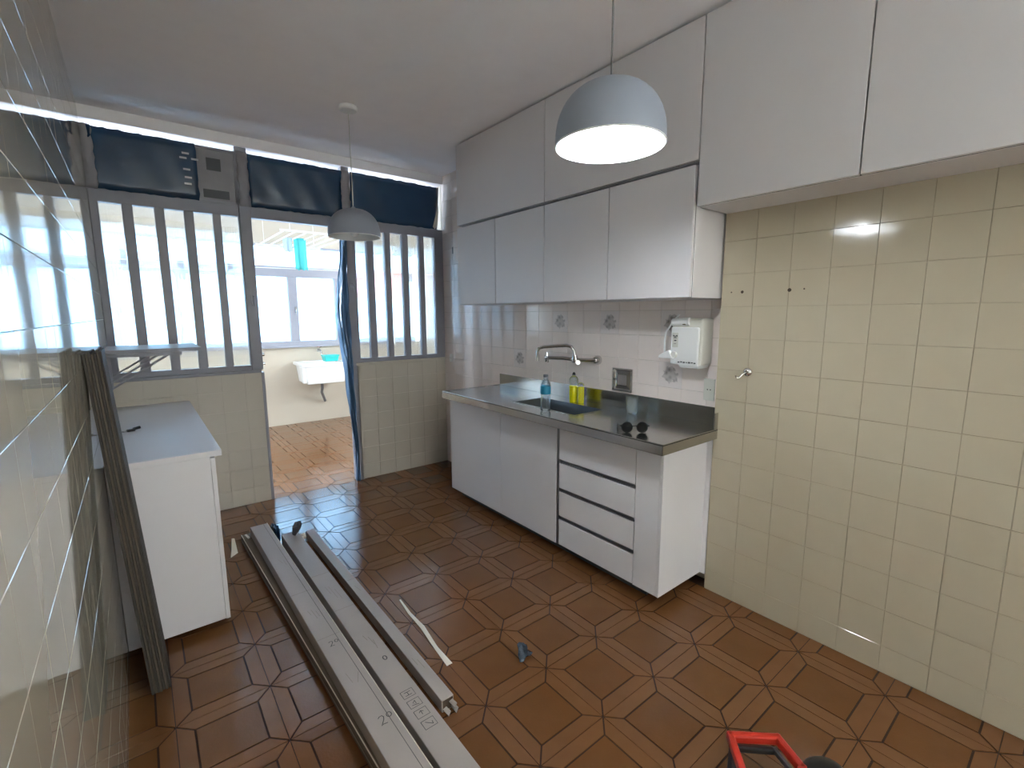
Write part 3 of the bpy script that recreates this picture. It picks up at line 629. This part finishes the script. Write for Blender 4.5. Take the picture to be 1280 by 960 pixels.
for k, (u, v, r) in enumerate(((914.5, 365.5, .0035), (928, 365, .007), (987, 362.5, .008), (1005.5, 361, .0035))):
    p = at(u, v, X=XR)
    tag(MB().lathe([(r * .4, XR + .002), (r * .9, XR - .0004), (r, XR - .0016), (r * .55, XR - .0022), (r * .2, XR - .001)], (0, p.y, p.z), 'X', 12).build('wall_plug', 'stain'), ['tiny dark screw hole on the cream tiles nearest the purifier', 'brown wall plug on the cream tiles nearest the purifier', 'brown wall plug on the cream tiles farther from the purifier', 'tiny dark screw hole on the cream tiles farther from the purifier'][k], 'wall plug')
v1 = at(566, 313, X=XN)
tag(box(XN - .004, XN - .0005, v1.y - .008, v1.y + .008, v1.z - .03, v1.z + .03).build('wall_slot', 'grey', bevel=.001), 'narrow grey slot plate high on the tiled corner wall', 'plate')

# ------------------------------------------------------------------ things on the counter
Z0 = ZCT + .0005
b = at(684, 513.5, Z=ZCT); bt = thing('water_bottle', 'clear plastic bottle with a blue label standing at the sink rim', 'bottle', (b.x, b.y, Z0)); bt.location.x = sx0 - .045
k = .215 / .215
MB().lathe([(.024, 0), (.030, .006), (.031, .02), (.028, .03), (.031, .04), (.029, .052), (.031, .064), (.026, .095), (.030, .11)], (0, 0, 0), 'Z', 24, cap=False).lathe([(.030, .11), (.031, .15), (.026, .166), (.014, .192), (.0125, .205)], (0, 0, 0), 'Z', 24, cap=False).build('body', 'bottle', bt, local=True, smooth=True)
MB().lathe([(.0312, .105), (.0315, .108), (.0315, .148), (.0312, .151)], (0, 0, 0), 'Z', 24, cap=False).build('label_band', 'blue_lab', bt, local=True, smooth=True)
MB().lathe([(.0145, .204), (.0145, .218), (.012, .220)], (0, 0, 0), 'Z', 20).build('cap', 'dgrey', bt, local=True, smooth=True)
for (u, v, hgt, lab, cap, dx) in ((711, 503, .19, 'clear detergent bottle of yellow liquid with a black cap by the sink', True, 0), (720, 504, .125, 'short bottle of yellow liquid without a cap by the sink', False, 0)):
    p = at(u, v, Z=ZCT); d_ = thing('detergent_bottle', lab, 'bottle', (sx1 + .055, p.y, Z0))
    if not cap: d_.location = (sx1 + .058, p.y - .012, Z0)
    r = .029 if cap else .021
    MB().lathe([(r * .9, 0), (r, .005), (r, .105), (r * .98, .106)], (0, 0, 0), 'Z', 22).build('liquid', 'yellow', d_, local=True, smooth=True)
    if cap:
        MB().lathe([(r + .0006, .1065), (r + .0006, .15), (r * .75, .164), (.011, .172), (.010, .18)], (0, 0, 0), 'Z', 22, cap=False).build('bottle_neck', 'bottle', d_, local=True, smooth=True)
        MB().lathe([(.011, .178), (.011, .186), (.004, .196)], (0, 0, 0), 'Z', 16).build('cap', 'black', d_, local=True)
    else:
        MB().lathe([(r + .0006, .1065), (r + .0006, .118), (r * .8, .127), (r * .5, .132)], (0, 0, 0), 'Z', 22, cap=False).build('bottle_neck', 'bottle', d_, local=True, smooth=True)
p = at(791, 517, Z=ZCT)
mb = MB().lathe([(.0, .001), (.0255, 0), (.027, .004), (.036, .098), (.0345, .098), (.0255, .012), (.0, .010)], (p.x - .01, p.y, Z0), 'Z', 28, cap=False)
tag(mb.build('drinking_glass', 'clear', smooth=True), 'empty clear drinking glass standing on the steel counter', 'glass')
# sunglasses, facing the camera side
p = at(793, 541, Z=ZCT); sg = thing('sunglasses', 'black round sunglasses lying open on the steel counter', 'sunglasses', (p.x, p.y, Z0), math.radians(-43))
for sx in (-1, 1):
    MB().lathe([(.0, -.0015), (.024, -.001), (.024, .001), (.0, .0015)], (sx * .036, 0, .027), 'Y', 28, cap=False).build('lens', 'lens', sg, local=True)
    MB().tube([(sx * .036 + .025 * math.cos(t * math.pi / 12), 0, .027 + .025 * math.sin(t * math.pi / 12)) for t in range(24)], .0026, 8, closed=True).build('rim', 'rimb', sg, local=True, smooth=True)
    MB().tube([(sx * .061, 0, .034), (sx * .068, .002, .034), (sx * .070, .06, .030), (sx * .066, .11, .016), (sx * .064, .125, .004)], [.003, .003, .0025, .0025, .003], 8).build('temple', 'rimb', sg, local=True, smooth=True)
MB().tube([(-.013, 0, .030), (-.006, -.002, .035), (.006, -.002, .035), (.013, 0, .030)], .0022, 8).build('bridge', 'rimb', sg, local=True, smooth=True)

# ------------------------------------------------------------------ pendant lamps
def pendant(label, x, y, zrim, lit):
    r = thing('pendant_lamp', label, 'lamp', (x, y, zrim), group=None)
    R, H = .156, .145
    prof = [(R * max(math.cos(t), 0) ** .78, H * math.sin(t)) for t in [i / 14 * (math.pi / 2) * .99 for i in range(15)]]
    prof = [(R + .001, -.022)] + prof
    MB().lathe(prof, (0, 0, .022), 'Z', 48, cap=False).build('shade', 'lamp_out', r, local=True, smooth=True)
    MB().lathe([(a - .004, h - .003 if i else h) for i, (a, h) in enumerate(prof)], (0, 0, .022), 'Z', 48, cap=False).build('shade_lining', 'lamp_in', r, local=True, smooth=True)
    MB().tube([(math.cos(k / 24 * math.pi) * (R - .001), math.sin(k / 24 * math.pi) * (R - .001), 0) for k in range(48)], .0028, 6, closed=True).build('rim', 'lamp_in', r, local=True, smooth=True)
    MB().lathe([(.016, .163), (.015, .172), (.006, .181), (.003, .185)], (0, 0, 0), 'Z', 20).build('cord_cap', 'lamp_out', r, local=True, smooth=True)
    MB().lathe([(.019, .105), (.019, .145), (.021, .160)], (0, 0, 0), 'Z', 18).build('lamp_holder', 'white', r, local=True, smooth=True)
    MB().lathe([(.0, .002), (.014, .005), (.025, .016), (.030, .035), (.027, .058), (.018, .085), (.015, .106)], (0, 0, 0), 'Z', 20, cap=False).build('bulb', 'bulb' if lit else 'white', r, local=True, smooth=True)
    MB().tube([(0, 0, .181), (0, 0, ZC - zrim - .02)], .0028, 8).build('cord', 'offw' if not lit else 'grey', r, local=True)
    MB().lathe([(.052, ZC - zrim - .0005), (.054, ZC - zrim - .018), (.048, ZC - zrim - .026), (.012, ZC - zrim - .028)], (0, 0, 0), 'Z', 28).build('ceiling_rose', 'white', r, local=True, smooth=True)
    return r
pendant('unlit blue-grey dome pendant lamp hanging in front of the doorway', 1.126, 2.997, 1.915, False)
pendant('lit dome pendant lamp with glowing bulb hanging before the white cabinets', 1.118, .955, 1.912, True)

# ------------------------------------------------------------------ left side: cabinet, shelf, leaning board
LX1, LY0, LZ = .249, 2.395, .845
lc = thing('low_cabinet', 'white low cabinet with a plain side and overhanging top against the left wall', 'cabinet', (.05, 3.1, .04))
box(XL + .001, LX1, LY0, YP - .001, LZ - .026, LZ).build('top', 'cab', lc, bevel=.0015)
box(XL + .001, LX1 - .045, LY0 + .012, YP - .002, .04, LZ - .0265).build('body', 'cab', lc, bevel=.0015)
ds = [LY0 + .012 + k * (YP - LY0 - .014) / 3 for k in range(4)]
for a, b in zip(ds, ds[1:]): box(LX1 - .044, LX1 - .026, a + .002, b - .002, .036, LZ - .036).build('door', 'cab', lc, bevel=.0015)
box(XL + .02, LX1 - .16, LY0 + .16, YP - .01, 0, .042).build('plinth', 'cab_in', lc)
sh = thing('wall_shelf', 'grey wall shelf on diagonal brackets over the low cabinet', 'shelf', (.05, 3.55, 1.23))
box(XL + .001, .297, 3.32, 3.82, 1.230, 1.25).build('board', 'frame', sh, bevel=.002)
for y in (3.36, 3.74):
    br = box(XL + .001, .20, y - .010, y + .010, 1.208, 1.2255).build('bracket', 'frame', sh, bevel=.001)
    MB().box(XL + .001, XL + .014, y - .010, y + .010, 1.0, 1.208).build('upright', 'frame', br, bevel=.001)
    MB().tube([(XL + .008, y, 1.03), (.13, y, 1.21)], .006, 8).tube([(XL + .008, y, 1.065), (.085, y, 1.21)], .005, 8).build('strut', 'frame', br, smooth=True)
# leaning laminated board
bb0, bb1 = -.082, -.022; bt0, bt1 = -.1495, -.098; zt = 1.315; yb0, yb1 = 2.12, 2.345
lb = thing('leaning_board', 'dark weathered laminated wooden board leaning on the polished left wall', 'board', (-.05, 2.2, 0))
nl = 7
for k in range(nl):
    f0, f1 = k / nl + (.012 if k else 0), (k + 1) / nl - .012; j0, jt = random.uniform(-.004, .004), random.uniform(-.012, .006)
    X = lambda f, t: (bb0 + (bb1 - bb0) * f) * (1 - t) + (bt0 + (bt1 - bt0) * f) * t
    tt = 1 + jt / 1.3
    MB().hexa([(X(f0, 0), yb0 + j0, .001), (X(f1, 0), yb0 + j0, .001), (X(f1, 0), yb1, .001), (X(f0, 0), yb1, .001)], [(X(f0, tt), yb0 + j0, zt + jt), (X(f1, tt), yb0 + j0, zt + jt), (X(f1, tt), yb1, zt + jt), (X(f0, tt), yb1, zt + jt)]).build('ply_layer', 'ply' if k % 2 == 0 else 'ply2', lb)
p = at(160, 540, Z=LZ)
fb_ = thing('key_fob', 'small black key fob with a ring on the low cabinet top', 'key fob', (p.x, p.y, LZ + .0005), math.radians(20))
MB().hexa([(-.006, -.010, 0), (.03, -.010, 0), (.03, .010, 0), (-.006, .010, 0)], [(-.003, -.008, .012), (.028, -.008, .012), (.028, .008, .012), (-.003, .008, .012)]).build('body', 'black', fb_, local=True, bevel=.002)
MB().tube([(.024, 0, .010), (.055, .006, .013)], .0075, 10).build('tip', 'black', fb_, local=True)
MB().tube([(-.014 + .011 * math.cos(t * math.pi / 8), .011 * math.sin(t * math.pi / 8), .004) for t in range(16)], .0016, 6, closed=True).build('ring', 'chrome', fb_, local=True)

# ------------------------------------------------------------------ long boxes on the floor
def long_box(label, m, left0, left1, width, z0, z1, seams=(), name='long_box', flap=True, dy1=0.):
    """left0 far end, left1 near end of the left edge on the floor plan"""
    a, b = Vector(left0), Vector(left1); d = (b - a); L = d.length; ang = math.atan2(d.y, d.x)
    r = thing(name, label, 'box', (a.x, a.y, z0), ang)       # local +X runs towards the near end, +Y is room side (+X world)
    mb = box(0, L, 0, width, 0, z1 - z0); bd = mb.build('carton', m, r, local=True, bevel=.0025)
    for s in seams: box(s - .0008, s + .0008, .002, width - .002, z1 - z0 - .0002, z1 - z0 + .0004).build('seam', 'ink_f', r, local=True)
    return r, L
def strokes(parent, pts_list, r, z, m, name):
    mb = MB()
    for pts in pts_list: mb.tube([(x, y, z) for x, y in pts], r, 6)
    for i, v in enumerate(mb.v): mb.v[i] = (v[0], v[1], z + (v[2] - z) * .12)
    o = mb.build(name, m, parent, local=True)
    if len(pts_list) > 1 and name != 'handwriting': o['kind'] = 'stuff'
    return o
def write_20(parent, x, y, s, z):       # read along the box, written across it
    two = [(-.5, .9), (-.35, 1.05), (-.1, 1.05), (.0, .85), (-.1, .55), (-.4, .15), (-.55, 0), (-.3, .08), (.05, .0)]
    zero = [(.5 + .22 * math.cos(t * math.pi / 8), .8 + .28 * math.sin(t * math.pi / 8)) for t in range(17)]
    f = lambda P: [(x - b * s, y + a * s) for a, b in P]
    return strokes(parent, [f(two), f(zero)], .0014, z, 'ink', 'handwriting')
def text_on(parent, body, x, y, s, z, m, rot=0):
    cu = bpy.data.curves.new('print', 'FONT'); cu.body = body; cu.size = s; cu.align_x = 'CENTER'; cu.align_y = 'CENTER'
    t = bpy.data.objects.new('print', cu); COL.objects.link(t); bpy.context.view_layer.update()
    me = bpy.data.meshes.new_from_object(t.evaluated_get(bpy.context.evaluated_depsgraph_get())); bpy.data.objects.remove(t)
    me.materials.clear(); me.materials.append(M[m]); o = bpy.data.objects.new('print', me); COL.objects.link(o); o.parent = parent
    o.location = (x, y, z); o.rotation_euler = (0, 0, rot); return o
NEAR = .72
A_, LA = long_box('low brown carton profile under the left edge of the marked carton', 'kraft_d', (.402, 3.28), (.472, NEAR), .102, 0, .055)
B_, LB = long_box('long grey carton marked 20 lying on the low brown one', 'kraft', (.447, 3.225), (.470, NEAR), .098, .0555, .115, (.95, 1.35))
C_, LC = long_box('long grey carton with handling symbols lying beside the marked one', 'kraft', (.583, 3.03), (.590, NEAR + .02), .094, 0, .10, (.62, .98))
D_, LD = long_box('short narrow grey carton with a torn end on the floor tiles', 'kraft', (.742, 3.10), (.742, 1.355), .050, 0, .05, (.75,))
zb_ = .0600
box(0, LA, -.0005, .003, .0535, .0558).build('edge_strip', 'paper', A_, local=True); box(0, LA, -.0008, .0006, .018, .022).build('edge_strip', 'kraft', A_, local=True)
write_20(B_, 1.42, .050, .030, zb_); write_20(B_, 1.90, .060, .036, zb_)
strokes(B_, [[(1.12, .03), (1.16, .035)], [(1.12, .045), (1.20, .05)], [(1.14, .06), (1.19, .062)]], .0012, zb_, 'ink_f', 'faded_print')
strokes(B_, [[(.55, .04), (.60, .05)], [(.57, .06), (.63, .062)], [(1.60, .03), (1.66, .035)], [(1.62, .07), (1.67, .05)]], .0010, zb_, 'ink_f', 'faded_print')
box(0, LB, .074, .0755, .0597, .0602).build('flap_edge', 'ink', B_, local=True)
box(0, LB, .096, .0985, .0590, .0608).build('bright_edge', 'paper', B_, local=True)
zc_ = .1004
# handling symbols: open square frames with simple marks
for k in range(4):
    x = 1.62 + k * .052; y = .050; f = []
    sq = [(x - .018, y - .022), (x + .018, y - .022), (x + .018, y + .022), (x - .018, y + .022), (x - .018, y - .022)]; f.append(sq)
    if k == 0: f += [[(x - .008, y - .012), (x - .008, y + .012)], [(x + .008, y - .012), (x + .008, y + .012)], [(x - .008, y), (x + .008, y)]]
    if k == 1: f += [[(x - .010, y + .004), (x - .002, y - .006), (x + .006, y + .004), (x - .010, y + .004)], [(x + .006, y - .012), (x + .012, y + .012)]]
    if k == 2: f += [[(x - .010, y), (x + .008, y)], [(x - .010, y), (x - .003, y - .008)], [(x - .010, y), (x - .003, y + .008)]]
    if k == 3: f += [[(x - .010, y - .010), (x + .010, y + .010)], [(x - .002, y + .012), (x + .010, y + .010)]]
    strokes(C_, f, .0012, zc_, 'ink', 'handling_symbol')
strokes(C_, [[(1.40 + .012 * math.cos(t * .6), .060 + .007 * math.sin(t * .6)) for t in range(12)]], .0022, zc_, 'ink', 'handling_symbol')
strokes(C_, [[(.75, .03), (.83, .035)], [(.76, .045), (.88, .05)], [(.80, .062), (.90, .066)]], .0010, zc_, 'ink_f', 'faded_print')
strokes(C_, [[(1.22, .04), (1.26, .045)], [(1.24, .055), (1.30, .06)], [(1.27, .065), (1.33, .06)]], .0016, zc_, 'ink_f', 'faded_print')
strokes(D_, [[(1.48, .014), (1.53, .016)], [(1.50, .028), (1.56, .030)], [(.82, .02), (.88, .03)]], .0012, .0503, 'ink_f', 'faded_print')
# torn flaps at the open near end of the short carton
for (y, z, a) in ((.004, .012, .3), (.03, .03, -.4), (.036, .008, .8)):
    mb = MB(); mb.prism([(LD, y, z), (LD + .035, y + .004, z - .004), (LD + .03, y + .016, z + .006), (LD, y + .014, z + .004)], (0, .0, .003)); mb.build('torn_flap', 'kraft', D_, local=True)
box(LD - .002, LD + .0008, .004, .046, .004, .046).build('open_end', 'stain', D_, local=True)
def scrap(name, m, label, cat, loc, size, seed, n=10, flat=1.):
    rnd = random.Random(seed); bm = bmesh.new(); bmesh.ops.create_icosphere(bm, subdivisions=3, radius=1)
    cs = [(Vector((rnd.uniform(-1, 1), rnd.uniform(-1, 1), rnd.uniform(-1, 1))).normalized(), rnd.uniform(.25, .6)) for _ in range(n)]
    for v in bm.verts:
        f = 1.0
        for c_, dd in cs:
            t = v.co.normalized().dot(c_)
            if t > 1 - dd: f *= 1 - .55 * (t - 1 + dd) / dd
        v.co = Vector((v.co.x * size[0], v.co.y * size[1], v.co.z * size[2])) * f * rnd.uniform(.93, 1.06)
    zmin = min(v.co.z for v in bm.verts)
    for v in bm.verts: v.co.z -= zmin
    me = bpy.data.meshes.new(name); bm.to_mesh(me); bm.free(); me.materials.append(M[m])
    o = bpy.data.objects.new(name, me); COL.objects.link(o); o.location = loc; return tag(o, label, cat)
sc = scrap('crumpled_bag', 'bag', 'crumpled dark plastic scrap lying alone on the floor tiles', 'plastic scrap', (1.15, 1.375, .0005), (.040, .078, .040), 3); sc.rotation_euler.z = math.radians(-38)
scrap('plastic_scrap', 'film', 'crumpled navy plastic on the far end of the marked carton', 'plastic scrap', (.572, 3.14, .0005), (.024, .085, .082), 5, 5)
s2 = scrap('tape_scrap', 'dgrey', 'black tape scrap sticking up from the carton with symbols', 'tape', (.640, 2.965, .1005), (.030, .024, .046), 8, 4); s2.rotation_euler = (0, math.radians(28), .3)
scrap('paper_scrap', 'paper', 'small torn white paper by the far end of the cartons', 'paper scrap', (.70, 3.07, .0005), (.034, .04, .04), 11, 5)
mb = MB().prism([(.318, 3.12, .0008), (.36, 3.16, .0008), (.352, 3.19, .085), (.338, 3.185, .09), (.328, 3.15, .03)], (.002, -.003, 0))
tag(mb.build('paper_offcut', 'paper'), 'white paper offcut propped beside the low cabinet', 'paper')
mb = MB().prism([(.418, 3.262, .0556), (.430, 3.265, .0556), (.44, 3.20, .0556), (.428, 3.19, .0556)], (0, 0, .004))
tag(mb.build('paper_tab', 'paper'), 'small white paper tab on the low brown carton', 'paper')
# white strip on the floor
pts = [at(500, 750, Z=0), at(512, 768, Z=0), at(528, 785, Z=0), at(545, 810, Z=0), at(562, 831, Z=0)]
mb = MB(); vs = []
for k, q in enumerate(pts):
    w = (.004, .007, .010, .008, .013)[k]; h = .0006 + (.004 if k in (1, 2) else 0)
    vs += [(q.x - w, q.y, h), (q.x + w, q.y, h), (q.x - w, q.y, h + .002), (q.x + w, q.y, h + .002)]
fs = [(0, 1, 3, 2), (16, 18, 19, 17)]
for k in range(4):
    a, b = 4 * k, 4 * k + 4; fs += [(a, b, b + 1, a + 1), (a + 2, a + 3, b + 3, b + 2), (a, a + 2, b + 2, b), (a + 1, b + 1, b + 3, a + 3)]
mb.add(vs, fs); tag(mb.build('cardboard_strip', 'paper'), 'thin white torn strip lying on the floor beside the cartons', 'strip')

# ------------------------------------------------------------------ power tool at the lower edge
tl = thing('power_tool', 'red power tool with a closed handle loop and black motor housing', 'power tool', (1.46, .46, 0), math.radians(-38))
TL_ = lambda u, v, z: tl.matrix_world.inverted() @ at(u, v, Z=z)
bpy.context.view_layer.update()
zt_ = .11
cn = [Vector(TL_(u, v, zt_)) for u, v in ((913, 921), (972, 924), (1003, 962), (985, 1010), (935, 985))]
def bar(name, m, a, b, w, h, inset=0.):
    d = (b - a); L = d.length; d.normalize(); nrm = Vector((-d.y, d.x, 0)); mb = MB()
    a2, b2 = a - d * w * .5, b + d * w * .5; zz = Vector((0, 0, h / 2))
    mb.hexa([a2 - nrm * w / 2 - zz, b2 - nrm * w / 2 - zz, b2 + nrm * w / 2 - zz, a2 + nrm * w / 2 - zz], [a2 - nrm * w / 2 + zz, b2 - nrm * w / 2 + zz, b2 + nrm * w / 2 + zz, a2 + nrm * w / 2 + zz])
    return mb.build(name, m, tl, local=True, bevel=min(w, h) * .3)
for i in range(5): bar('handle_bar', 'red', cn[i], cn[(i + 1) % 5], .022, .03)
cc = sum(cn, Vector()) / 5
bar('grip_insert', 'black', cn[0].lerp(cc, .22) - Vector((0, 0, .018)), cn[1].lerp(cc, .25) - Vector((0, 0, .018)), .016, .02)
bar('trigger', 'dgrey', cn[1].lerp(cc, .28) - Vector((0, 0, .015)), cn[2].lerp(cc, .25) - Vector((0, 0, .015)), .012, .018)
b0 = [cn[0].lerp(cc, .15), cn[1].lerp(cc, .15), cn[3], cn[4]]
MB().hexa([(p.x, p.y, .001) for p in (cn[4].lerp(cc, .1), cn[2].lerp(cn[3], .5), cn[3] * 1.25 - cn[2] * .25, cn[4] * 1.3 - cn[0] * .3)], [(p.x, p.y, zt_ - .012) for p in (cn[4], cn[2].lerp(cn[3], .7), cn[3], cn[4])]).build('base', 'red', tl, local=True, bevel=.006)
MB().hexa([(p.x - .01, p.y - .01, .001) for p in (cn[0] + Vector((.0, -.03, 0)), cn[0] + Vector((.03, -.03, 0)), cn[0] + Vector((.03, .0, 0)), cn[0])], [(p.x - .008, p.y - .008, zt_ - .01) for p in (cn[0] + Vector((.0, -.016, 0)), cn[0] + Vector((.016, -.016, 0)), cn[0] + Vector((.016, .0, 0)), cn[0])]).build('foot', 'dgrey', tl, local=True, bevel=.004)
mh = Vector(TL_(1034, 985, .07))
MB().lathe([(.058, .001), (.068, .012), (.070, .085), (.064, .108), (.048, .126), (.024, .136), (.0, .138)], (mh.x, mh.y, 0), 'Z', 28, cap=False).build('motor_housing', 'black', tl, local=True, smooth=True)
bar('neck', 'dgrey', (cn[2] + Vector((0, 0, -.05))), Vector((mh.x, mh.y, zt_ - .05)), .03, .03)
